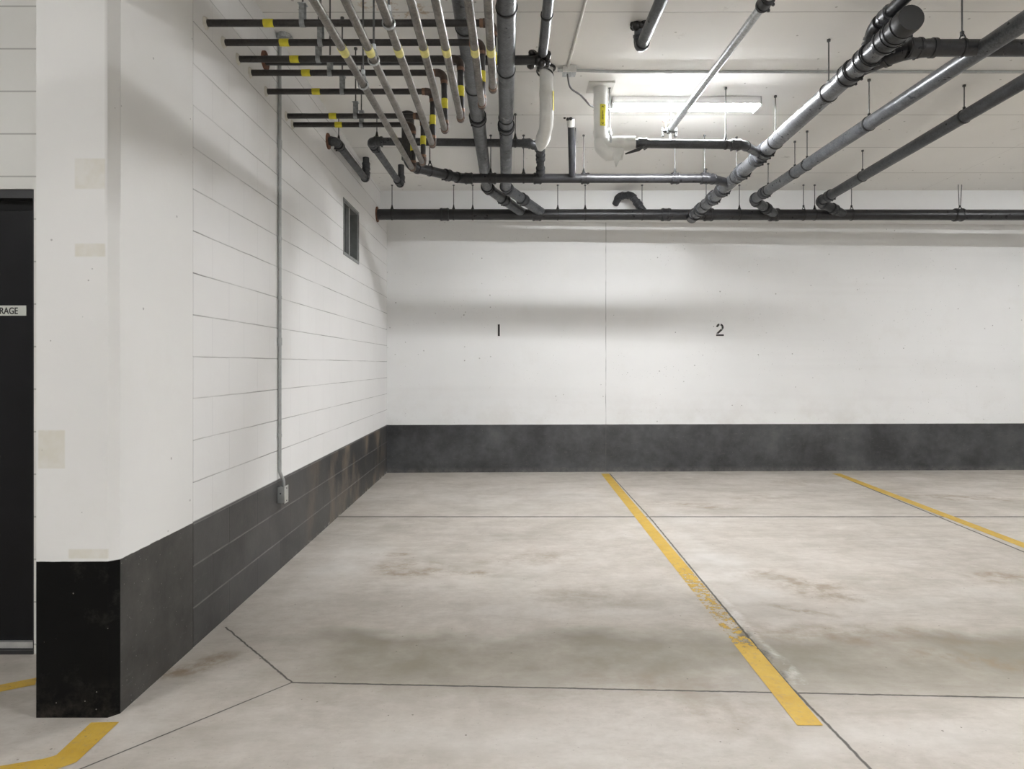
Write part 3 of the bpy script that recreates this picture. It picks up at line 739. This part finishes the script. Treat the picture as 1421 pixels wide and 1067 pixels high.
# --- second collector in the middle
RC = .042
C0 = P(566, 150, 5.6); C0.z = cz(5.6); C1 = P(566, 230, 5.6); C2 = P(640, 247.5, 6.1); C3 = P(985, 247.5, 6.1); C4 = lerp_px(AA, AB, 1012)
th = pipe('drain_pipe', 'black pipe dropping from the ceiling then crossing the middle to the shiny diagonal pipe', 'pipe', [C0, C1, C2, C3, C4], RC, M_IRON, R=.10, couplings=[(1, .72), (2, .03), (2, ('px', 683)), (2, ('px', 746)), (2, ('px', 812)), (2, ('px', 937)), (2, ('px', 978))], er=1.1)
b = nb(); sweep(b, [C0-Vector((0, 0, .0)), C0-Vector((0, 0, .40))], RC*1.28, 20); obj('thick_riser', b, M_BLACKPIPE, th)
for px, lb in ((681, 'left of the twin grey drains crossing it'), (726.6, 'right of the twin grey drains'), (810, 'right of the short ceiling stub'), (936.5, 'under the end of the slim silver pipe'), (977.7, 'next to the thick shiny pipe')):
    hanger('rod hanger on middle crossing pipe, '+lb, lerp_px(C2, C3, px), (1, 0, 0), RC, 'saddle', M_RINGBLK, 'hangers on the middle crossing pipe')
hanger('black clevis hanger on the sloping start of the middle crossing pipe', lerp_px(C1, C2, 596.5), C2-C1, RC, 'clevis', M_RINGBLK)

# --- left branch pipes at the wall
RS = .033
d = 5.55; W0 = P(453, 196, d); W0.x = wx(d); z = W0.z
dS = 6.72; S1 = Vector((P(466, 0, 5.55).x, 5.55, z)); S2 = Vector(((508.5-CX)*dS/F, dS, z)); S3 = Vector((S2.x-.005, dS, cz(dS)))
pipe('drain_pipe', 'short charcoal pipe from a rusty wall plate, turning up into the ceiling', 'pipe', [W0, S1, S2, S3], RS, M_CHAR, R=.07, esc=2.0, couplings=[(1, .10), (2, .6)])
hanger('thin rod hanger on the short pipe by the rusty wall hole', lerp_px(S1, S2, 470), S2-S1, RS, 'saddle', M_RINGBLK)
H0 = Vector(((558-CX)*7.0/F, 7.0, cz(7.0))); H1 = P(556.5, 260, 6.95); H1.z = 3.25; H0.x = H1.x; H0.y = H1.y
H2 = P(514, 196, 5.62); H3 = P(737, 199, 5.62); H4 = P(750, 207, 5.72); H5 = P(750, 243, 6.08)
pipe('drain_pipe', 'black pipe zigzagging from near the left wall to the white wrapped drop', 'pipe', [H0, H1, H2, H3, H4, H5], RS, M_CHAR, R=.06, couplings=[(0, .7), (1, .12), (1, .88), (2, .05), (2, .97), (4, .3), (4, .8)])
hanger('thin rod hanger on the zigzag black pipe near its left elbow', lerp_px(H2, H3, 523), (1, 0, 0), RS, 'saddle', M_RINGBLK)
hanger('thin rod hanger on the zigzag black pipe, right of the twin drains', lerp_px(H2, H3, 715), (1, 0, 0), RS, 'saddle', M_RINGBLK)

# --- cross pipe behind the water lines, with the tarred joint
X0_ = P(364, 84, 4.1); X0_.x = wx(4.1); X1_ = P(742, 83.5, 4.1)
th = pipe('drain_pipe', 'black pipe from a rusty wall plate straight to the tarred joint', 'pipe', [X0_, X1_], .029, M_IRON, esc=2.0)
def blob(bm, c, r, n, seed, squash=1):
    rnd = random.Random(seed)
    for k in range(n):
        p = c+Vector((rnd.uniform(-1, 1)*r*1.1, rnd.uniform(-.6, .6)*r, rnd.uniform(-1, 1)*r*.8*squash)); q = r*rnd.uniform(.35, .62)
        bmesh.ops.create_icosphere(bm, subdivisions=2, radius=q, matrix=Matrix.Translation(p) @ Matrix.Diagonal((1, 1, rnd.uniform(.7, 1.3), 1)))
b = nb(); J = P(748, 82, 4.12); blob(b, J, .05, 20, 3); obj('tarred_joint', b, M_TAR, th, label='lumpy black tarred joint')
E0 = P(753, 66, 4.08); E0.z = J.z+.02; E1 = P(762.5, 0, 3.42); E1.z = E0.z; E2 = E0+(E1-E0)*6
th = pipe('drain_pipe', 'grey pipe from the tarred joint out over the top edge, right of twin drains', 'pipe', [E0, E2], .030, M_GREYIRON, couplings=())
hanger('black ring hanger around the grey pipe above the tarred joint', lerp_px(E0, E2, 759.0), E2-E0, .030, 'ring', M_RINGBLK)

# --- white wrapped drops
def wrinkle(o, amp, seed, sc=18):
    from mathutils import noise as mn
    me = o.data
    for v in me.vertices:
        n = mn.noise_vector(v.co*sc+Vector((seed, 0, 0))); v.co += n*amp
I0 = P(758, 93, 4.78); I0.z = cz(4.78); I1 = Vector((I0.x+.004, 4.78, P(0, 172, 4.78).z)); I2 = P(750, 205, 5.45)
def dense(pts, R, step=.012):
    path, _ = fillet(pts, R); out = [path[0]]
    for p in path[1:]:
        n = max(1, int((p-out[-1]).length/step)); a = out[-1]
        for k in range(1, n+1): out.append(a.lerp(p, k/n))
    return out
th = thing('insulated_pipe', 'white wrapped pipe dropping from the ceiling below the tarred joint', 'insulated pipe', I0)
dp = dense([I0, I1, I2], .10); n = len(dp); o = obj('jacket', sweep(nb(), dp, [.050+.006*math.sin(max(0, (k-n*.52))/n*9)-.016*max(0, (k-n*.80)/(n*.2)) for k in range(n)], 24), M_INSUL, th); wrinkle(o, .0035, 1)
b = nb(); ring(b, I0-Vector((0, 0, .012)), (0, 0, 1), .062, .009); ring(b, I0-Vector((.01, 0, .045)), (.3, .2, 1), .060, .006); obj('dark_collar', b, M_TAR, th, label='black ring at the ceiling')
def wrap_label(th, base, ax_r, phi0, phi1, z0, z1, mat, marks=True):
    b = nb(); n = 8
    pt = lambda r, ph, z: Vector((base.x+r*math.sin(ph), base.y-r*math.cos(ph), z))
    for k in range(n):
        a, c = phi0+(phi1-phi0)*k/n, phi0+(phi1-phi0)*(k+1)/n
        b.faces.new([b.verts.new(pt(ax_r, a, z0)), b.verts.new(pt(ax_r, c, z0)), b.verts.new(pt(ax_r, c, z1)), b.verts.new(pt(ax_r, a, z1))])
    bmesh.ops.remove_doubles(b, verts=b.verts, dist=1e-5)
    lb = obj('pipe_label', b, mat, th, label='yellow printed label')
    if marks:
        b = nb(); r2 = ax_r+.0008
        pm = phi0+(phi1-phi0)*.42; zm = (z0+z1)/2; h = (z1-z0)
        def quad(a, c, q0, q1): b.faces.new([b.verts.new(pt(r2, a, q0)), b.verts.new(pt(r2, c, q0)), b.verts.new(pt(r2, c, q1)), b.verts.new(pt(r2, a, q1))])
        rnd = random.Random(4)
        for k in range(9):
            q0 = zm-h*.20+k*h*.045; quad(pm-.10, pm+.10-rnd.random()*.06, q0, q0+h*.026)
        for s in (-1, 1):
            zz = zm+s*h*.38; b.faces.new([b.verts.new(pt(r2, pm-.22, zz-s*h*.04)), b.verts.new(pt(r2, pm+.22, zz-s*h*.04)), b.verts.new(pt(r2, pm, zz+s*h*.05))])
            zz = zm+s*h*.44
            quad(phi1-.25, phi1-.1, zz-h*.015, zz+h*.015)
        obj('print', b, M_INK, lb)
wrap_label(th, I0+Vector((.002, 0, 0)), .0545, .95, 1.6, P(0, 155, 4.78).z, P(0, 128, 4.78).z, M_TAPE, False)
K0 = P(833, 122, 5.1); K0.z = cz(5.1); K1 = P(833.5, 200, 5.1); K2 = P(881, 199, 5.1)
th = thing('insulated_pipe', 'white wrapped pipe with yellow label, dropping from the ceiling and turning right', 'insulated pipe', K0)
dp = dense([K0, K1, K2], .075); n = len(dp)
o = obj('jacket', sweep(nb(), dp, [.054+.004*math.sin(k*.3) if k > n*.5 and k < n*.85 else .0535 for k in range(n)], 24), M_INSUL, th); wrinkle(o, .003, 7)
# lower lump of the elbow and the torn flap
b = nb(); sweep(b, dense([K1+Vector((0, 0, .03)), K1-Vector((0, 0, .02)), K1-Vector((-.05, 0, .075)), K1-Vector((-.17, 0, .07))], .04), .052, 20); o = obj('elbow_wrap', b, M_INSUL, th); wrinkle(o, .010, 3, 14)
b = nb(); q0, q1, q2, q3 = P(848, 207, 5.06), P(866, 205, 5.04), P(860, 222, 5.02), P(855, 232, 5.03)
hexa(b, [q0, q1, q2, q3]+[p+Vector((0, .012, 0)) for p in (q0, q1, q2, q3)]); obj('torn_flap', b, M_INSUL, th, smooth=False, label='torn white flap')
wrap_label(th, K0, .0565, -.15, .72, P(0, 178, 5.1).z, P(0, 148, 5.1).z, M_TAPE)
b = nb(); box(b, (K0.x-.10, 5.0, cz(5.1)-.012), (K0.x+.10, 5.2, cz(5.1))); obj('ceiling_plate', b, M_CONDW, th, smooth=False)
L1 = K2+Vector((-.05, 0, 0)); L2 = P(1032, 201, 5.12); L3 = lerp_px(AA, AB, 1056)
th = pipe('drain_pipe', 'charcoal pipe from the white wrapped elbow to the shiny diagonal pipe, below the lamp', 'pipe', [L1, L2, L3], .034, M_CHAR, R=.12, couplings=[(0, .12), (0, .93)], er=1.08)
b = nb(); sweep(b, [P(868, 213.5, 5.03), P(886, 207.5, 5.06), P(893, 203, 5.08)], [.006, .014, .012], 10); obj('bracket_strap', b, M_IRON, th)
hanger('rod hanger on the charcoal pipe below the lamp, right part', lerp_px(L1, L2, 1007), (1, 0, 0), .034, 'saddle', M_RINGBLK)
hanger('rod hanger on the white wrapped elbow with the yellow label', Vector((P(846, 0, 5.1).x, 5.1, K2.z+.02)), (1, 0, 0), .054, 'saddle', M_GALV)

# --- slim silver pipe with end valve
J0 = P(929, 182, 5.40); J1 = P(1064, 0, 3.45); J2 = J0+(J1-J0)*2.6
th = pipe('sprinkler_pipe', 'slim silver pipe ending in a small valve just below the lamp', 'pipe', [J0, J1+(J1-J0)*.02, J2], .024, M_GALV, elbows=False)
sleeve_part(th, 'coupling', lerp_px(J0, J2, 1062), J1-J0, .036, .09, M_IRON, 2, label='black coupling')
b = nb(); blob(b, J0, .022, 5, 9); sweep(b, [J0+Vector((-.06, 0, -.0)), J0+Vector((.06, 0, 0))], .016, 10)
for s in (-1, 1): box(b, J0+Vector((s*.055-.009, -.012, -.045)), J0+Vector((s*.055+.009, .012, .03)))
obj('end_clamp', b, M_ROD, th)
vb = obj('valve_stem', sweep(nb(), [J0+Vector((-.03, 0, .02)), J0+Vector((-.03, 0, .085))], .006, 8), M_COPPER, th)
b = nb(); ring(b, J0+Vector((-.03, 0, .088)), (0, 0, 1), .024, .004); sweep(b, [J0+Vector((-.054, 0, .088)), J0+Vector((-.006, 0, .088))], .003, 6); obj('valve_wheel', b, M_RED, vb, label='small reddish wheel')
b = sweep(nb(), [J0-Vector((0, 0, .015)), J0-Vector((-.01, 0, .10))], .011, 10); obj('drop_nipple', b, M_GALV, th)
hanger('rod hanger at the valve end of the slim silver pipe', J0+(J1-J0)*.03, J1-J0, .025, 'ring', M_ROD)
# --- elbow from ceiling, top middle
N0 = P(888, 30, 4.2); N0.z = cz(4.2); N1 = P(890, 60, 4.2); N1.z = 3.405; N1 = Vector((N0.x+.01, 4.25, 3.395)); N2 = Vector((P(921, 0, 3.7).x, 3.0, 3.395)); N2.x = N1.x+.02; N2 = N1+(N2-N1)*3
th = pipe('drain_pipe', 'grey pipe hanging from a sealed ceiling hole and running out over the top edge', 'pipe', [N0, N1, N2], .036, M_GREYIRON, R=.07, emat=M_CHAR)
b = nb(); blob(b, N0-Vector((0, 0, .012)), .045, 12, 21, .35); obj('ceiling_seal', b, M_TAR, th, label='black and white sealant')
# --- short stub in the middle
Q0 = P(792, 163, 5.72); Q0.z = cz(5.72); Q1 = P(794, 243, 6.05)
th = pipe('drain_pipe', 'short dark stub from the ceiling down to the middle crossing pipe', 'pipe', [Q0, Q1], .029, M_CHAR, elbows=False)
b = nb(); sweep(b, [Q0, Q0+(Q1-Q0)*.13], .034, 18); obj('white_sleeve', b, M_INSUL, th, label='white sleeve at the ceiling')
b = nb(); blob(b, Q0-Vector((.03, 0, .008)), .03, 6, 5, .3); obj('ceiling_seal', b, M_TAR, th)
rd = obj('hanger_rod', sweep(nb(), [Vector((P(799, 0, 5.9).x, 5.93, cz(5.93))), Vector((P(799, 0, 5.9).x, 5.97, P(0, 241, 5.97).z))], .006, 8), M_ROD); at_loc(rd, (P(799, 0, 5.9).x, 5.93, cz(5.93))); tag(rd, 'single bare rod right beside the short dark ceiling stub', 'rod')
# --- curved branch out of the beam
R0 = P(854, 283, BEAM_D); R1 = P(858, 268, 7.70); R1 = Vector((R0.x+.03, 7.78, R0.z+.07)); R2 = Vector((P(876, 0, 7.7).x, 7.70, R0.z+.06)); R3 = lerp_px(MA, MB, 897)
pipe('drain_pipe', 'short curved black branch from the beam face into the back wall drain', 'pipe', [R0, R1, R2, R3], .040, M_CHAR, R=.07, couplings=[(2, .45)], er=1.06)

# ------------------------------------------------------------------ electrical
def conduit(name, label, pts, r, mat, R=.06, clips=(), parts=()):
    pts = [Vector(p) for p in pts]; th = thing(name, label, 'conduit', pts[0])
    path, _ = fillet(pts, R); obj('tube', sweep(nb(), path, r, 12), mat, th)
    for c, ax in clips: sleeve_part(th, 'strap', Vector(c), ax, r*1.35, .02, mat)
    for c, ax in parts: sleeve_part(th, 'coupling', Vector(c), ax, r*1.3, .05, mat)
    return th
# ceiling conduit towards the camera and the long one across
jd = 4.78; JB = P(790, 103, jd); JB.z = cz(jd)
c0 = P(812, 0, 3.94); c0.z = cz(3.94)-.012; c1 = P(788, 98, 4.75); c1.z = cz(4.75)-.012; c00 = c1+(c0-c1)*4; c00.z = cz(c00.y)-.012
conduit('conduit', 'pale conduit on the ceiling from the junction box to the top edge', [c1, c00], .010, M_CONDW, parts=[(c1.lerp(c0, .28), c0-c1)])
yb = 4.84; e0 = Vector((JB.x+.05, 4.80, cz(4.8)-.018)); e1 = Vector((JB.x+.35, yb, cz(yb)-.010)); e2 = Vector((8.5, yb, cz(yb)-.010))
conduit('conduit', 'long thin grey conduit across the ceiling in front of the lamp', [e0, e1, e2], .0095, M_CONDUIT, R=.2, parts=[(Vector((x, yb, cz(yb)-.010)), (1, 0, 0)) for x in (1.15, 3.9)])
jb = thing('junction_box', 'small metal junction box on the ceiling where the conduits meet', 'junction box', (JB.x, jd, cz(jd)))
b = nb(); box(b, (JB.x-.048, jd-.03, cz(jd)-.05), (JB.x+.048, jd+.06, cz(jd)-.001), .003); obj('box', b, M_GALV, jb)
b = nb(); box(b, (JB.x-.05, jd-.033, cz(jd)-.052), (JB.x+.05, jd-.029, cz(jd)+.0-.002)); obj('cover', b, M_ALU, jb, smooth=False)
b = nb(); sweep(b, [(JB.x-.085, jd, cz(jd)-.025), (JB.x-.048, jd, cz(jd)-.025)], .014, 10); obj('connector', b, M_GALV, jb)
p = [Vector((JB.x-.012, jd, cz(jd)-.05)), P(790, 122, 4.85), P(806, 132, 4.95), P(820, 148, 5.17), P(842, 152, 5.22), P(856, 150, 5.30)]
path, _ = fillet(p, .12); cb = obj('flexible_cable', sweep(nb(), path, .007, 10), M_CABLE); at_loc(cb, p[0]); tag(cb, 'dark flexible cable drooping from the junction box behind the labelled white pipe', 'cable')
# wall conduit with box
cd = 4.40; X_ = wx(cd)+.014; zb = .55
bpos = P(393.5, 686, cd); yb2 = F*(abs(wx(4.45))-.03)/(CX-393.5)
cdY = F*(abs(wx(4.4))-.014)/(CX-388.2)
pt = [Vector((wx(cdY)+.10, cdY, cz(cdY)-.02)), Vector((wx(cdY)+.014, cdY, cz(cdY)-.06)), Vector((wx(cdY)+.014, cdY, P(0, 655, cdY).z)), Vector((wx(cdY)+.03, cdY+.025, P(0, 668, cdY).z)), Vector((wx(cdY)+.03, cdY+.025, P(0, 676, cdY).z))]
conduit('conduit', 'thin upright grey conduit running down the left block wall', pt, .011, M_CONDUIT, R=.05,
        clips=[((wx(cdY)+.012, cdY, P(0, y, cdY).z), (0, 0, 1)) for y in (331, 413, 604)], parts=[((wx(cdY)+.014, cdY, P(0, y, cdY).z), (0, 0, 1)) for y in (200, 474)])
b = nb(); sweep(b, [Vector((P(399, 0, 4.4).x, 4.33, cz(4.33)-.03)), Vector((P(399, 0, 4.4).x, 4.33, cz(4.33)))], .042, 16); rb = obj('round_box', b, M_GALV); at_loc(rb, (P(399, 0, 4.4).x, 4.33, cz(4.33))); tag(rb, 'small round metal box on the ceiling above the wall conduit', 'junction box')
ub = thing('outlet_box', 'small grey metal box on the dark band at the foot of the wall conduit', 'outlet box', (wx(cdY), cdY+.025, bpos.z))
yc = cdY+.025; x0 = wx(yc); zt_, zb_ = P(0, 676, cdY).z, P(0, 698, cdY).z
b = nb(); box(b, (x0, yc-.034, zb_), (x0+.046, yc+.034, zt_), .003); obj('box', b, M_CONDUIT, ub)
b = nb(); box(b, (x0+.046, yc-.037, zb_-.003), (x0+.050, yc+.037, zt_+.006), .001); cv = obj('cover_plate', b, M_ALU, ub, label='bright cover plate')
b = nb()
for zz in (zb_+.012, zt_-.010): sweep(b, [(x0+.050, yc, zz), (x0+.0525, yc, zz)], .004, 8)
obj('screw', b, M_ROD, cv)
b = nb(); sweep(b, [(x0+.022, yc-.034, (zb_+zt_)/2+.012), (x0+.022, yc-.0365, (zb_+zt_)/2+.012)], .006, 10); obj('knockout', b, M_ROD, ub)

# duct opening in the left wall
vt = thing('wall_vent', 'dark rectangular framed opening high in the left wall near the corner', 'vent', (wx(6.4), 6.4, VZ0))
b = nb(); f = .028
for (ya, yb_, za, zb2) in ((VY0-f, VY1+f, VZ0-f, VZ0), (VY0-f, VY1+f, VZ1, VZ1+f), (VY0-f, VY0, VZ0, VZ1), (VY1, VY1+f, VZ0, VZ1)):
    box(b, (wx(6.4)-.001, ya, za), (wx(6.4)+.008, yb_, zb2))
obj('frame', b, plain('dull_vent_frame', (.30, .31, .30), .5, .3, .2, 20), vt, smooth=False)
b = nb(); box(b, (wx(6.4)-.275, VY0, VZ0), (wx(6.4)-.265, VY1, VZ1)); obj('duct_back', b, M_VENTIN, vt, smooth=False)
b = nb()
for (ya, yb_, za, zb2) in ((VY0+.001, VY1-.001, VZ0+.001, VZ0+.006), (VY0+.001, VY1-.001, VZ1-.006, VZ1-.001), (VY0+.001, VY0+.006, VZ0+.006, VZ1-.006), (VY1-.006, VY1-.001, VZ0+.006, VZ1-.006)):
    box(b, (wx(6.4)-.265, ya, za), (wx(6.4)-.004, yb_, zb2))
obj('duct_liner', b, M_VENTJ, vt, smooth=False)
b = nb(); ym = VY0+.25; box(b, (wx(6.4)-.045, ym, VZ0+.006), (wx(6.4)-.012, ym+.035, VZ1-.006)); obj('divider', b, M_CONDUIT, vt, smooth=False)

# ------------------------------------------------------------------ lamps
def lamp(cx, cy, lab, L=1.20, lens=None):
    z = cz(cy); th = thing('strip_light', lab, 'light', (cx, cy, z), 'ceiling strip lights')
    b = nb(); box(b, (cx-L/2, cy-.085, z-.038), (cx+L/2, cy+.085, z-.001), .003)
    for s in (-1, 1): box(b, (cx-L/2, cy+s*.083-.002, z-.060), (cx+L/2, cy+s*.083+.002, z-.036))  # lips added to hold direct light off the ceiling close by
    obj('housing', b, M_HOUSE, th)
    b = nb(); n = 14; prof = [(-.066, -.0385), (-.062, -.046), (-.052, -.062), (-.046, -.072), (-.040, -.077), (.040, -.077), (.046, -.072), (.052, -.062), (.062, -.046), (.066, -.0385)]; n = len(prof)-1
    vs0 = [b.verts.new((cx-L/2+.012, cy+p[0], z+p[1])) for p in prof]; vs1 = [b.verts.new((cx+L/2-.012, cy+p[0], z+p[1])) for p in prof]
    for k in range(n): b.faces.new((vs0[k], vs0[k+1], vs1[k+1], vs1[k]))
    b.faces.new((vs0[0], vs1[0], vs1[-1], vs0[-1])); b.faces.new(vs0); b.faces.new(vs1[::-1])
    b.normal_update()
    for f_ in b.faces:
        if abs(f_.normal.z) > .75: f_.material_index = 1
    obj('lens', b, [lens or M_LENS_DIM, M_LENS_LOW if lens else M_LENS_DIM_LOW], th)
    for s in (-1, 1): obj('end_cap', box(nb(), (cx+s*(L/2-.006)-.006, cy-.085, z-.079), (cx+s*(L/2-.006)+.006, cy+.085, z-.002), .002), M_HOUSE, th)
lamp(1.40, 5.35, 'lit white strip light on the ceiling in the middle of the picture', 1.19, M_LENS)
for (x, y, w_) in ((2.3, .9, 'above the camera'), (6.6, 5.35, 'over the third stall'), (6.8, .9, 'right of the camera'), (2.3, -3.0, 'behind the camera'), (-3.6, -.6, 'beyond the column')):
    lamp(x, y, 'lit white strip light on the ceiling outside the picture, '+w_)
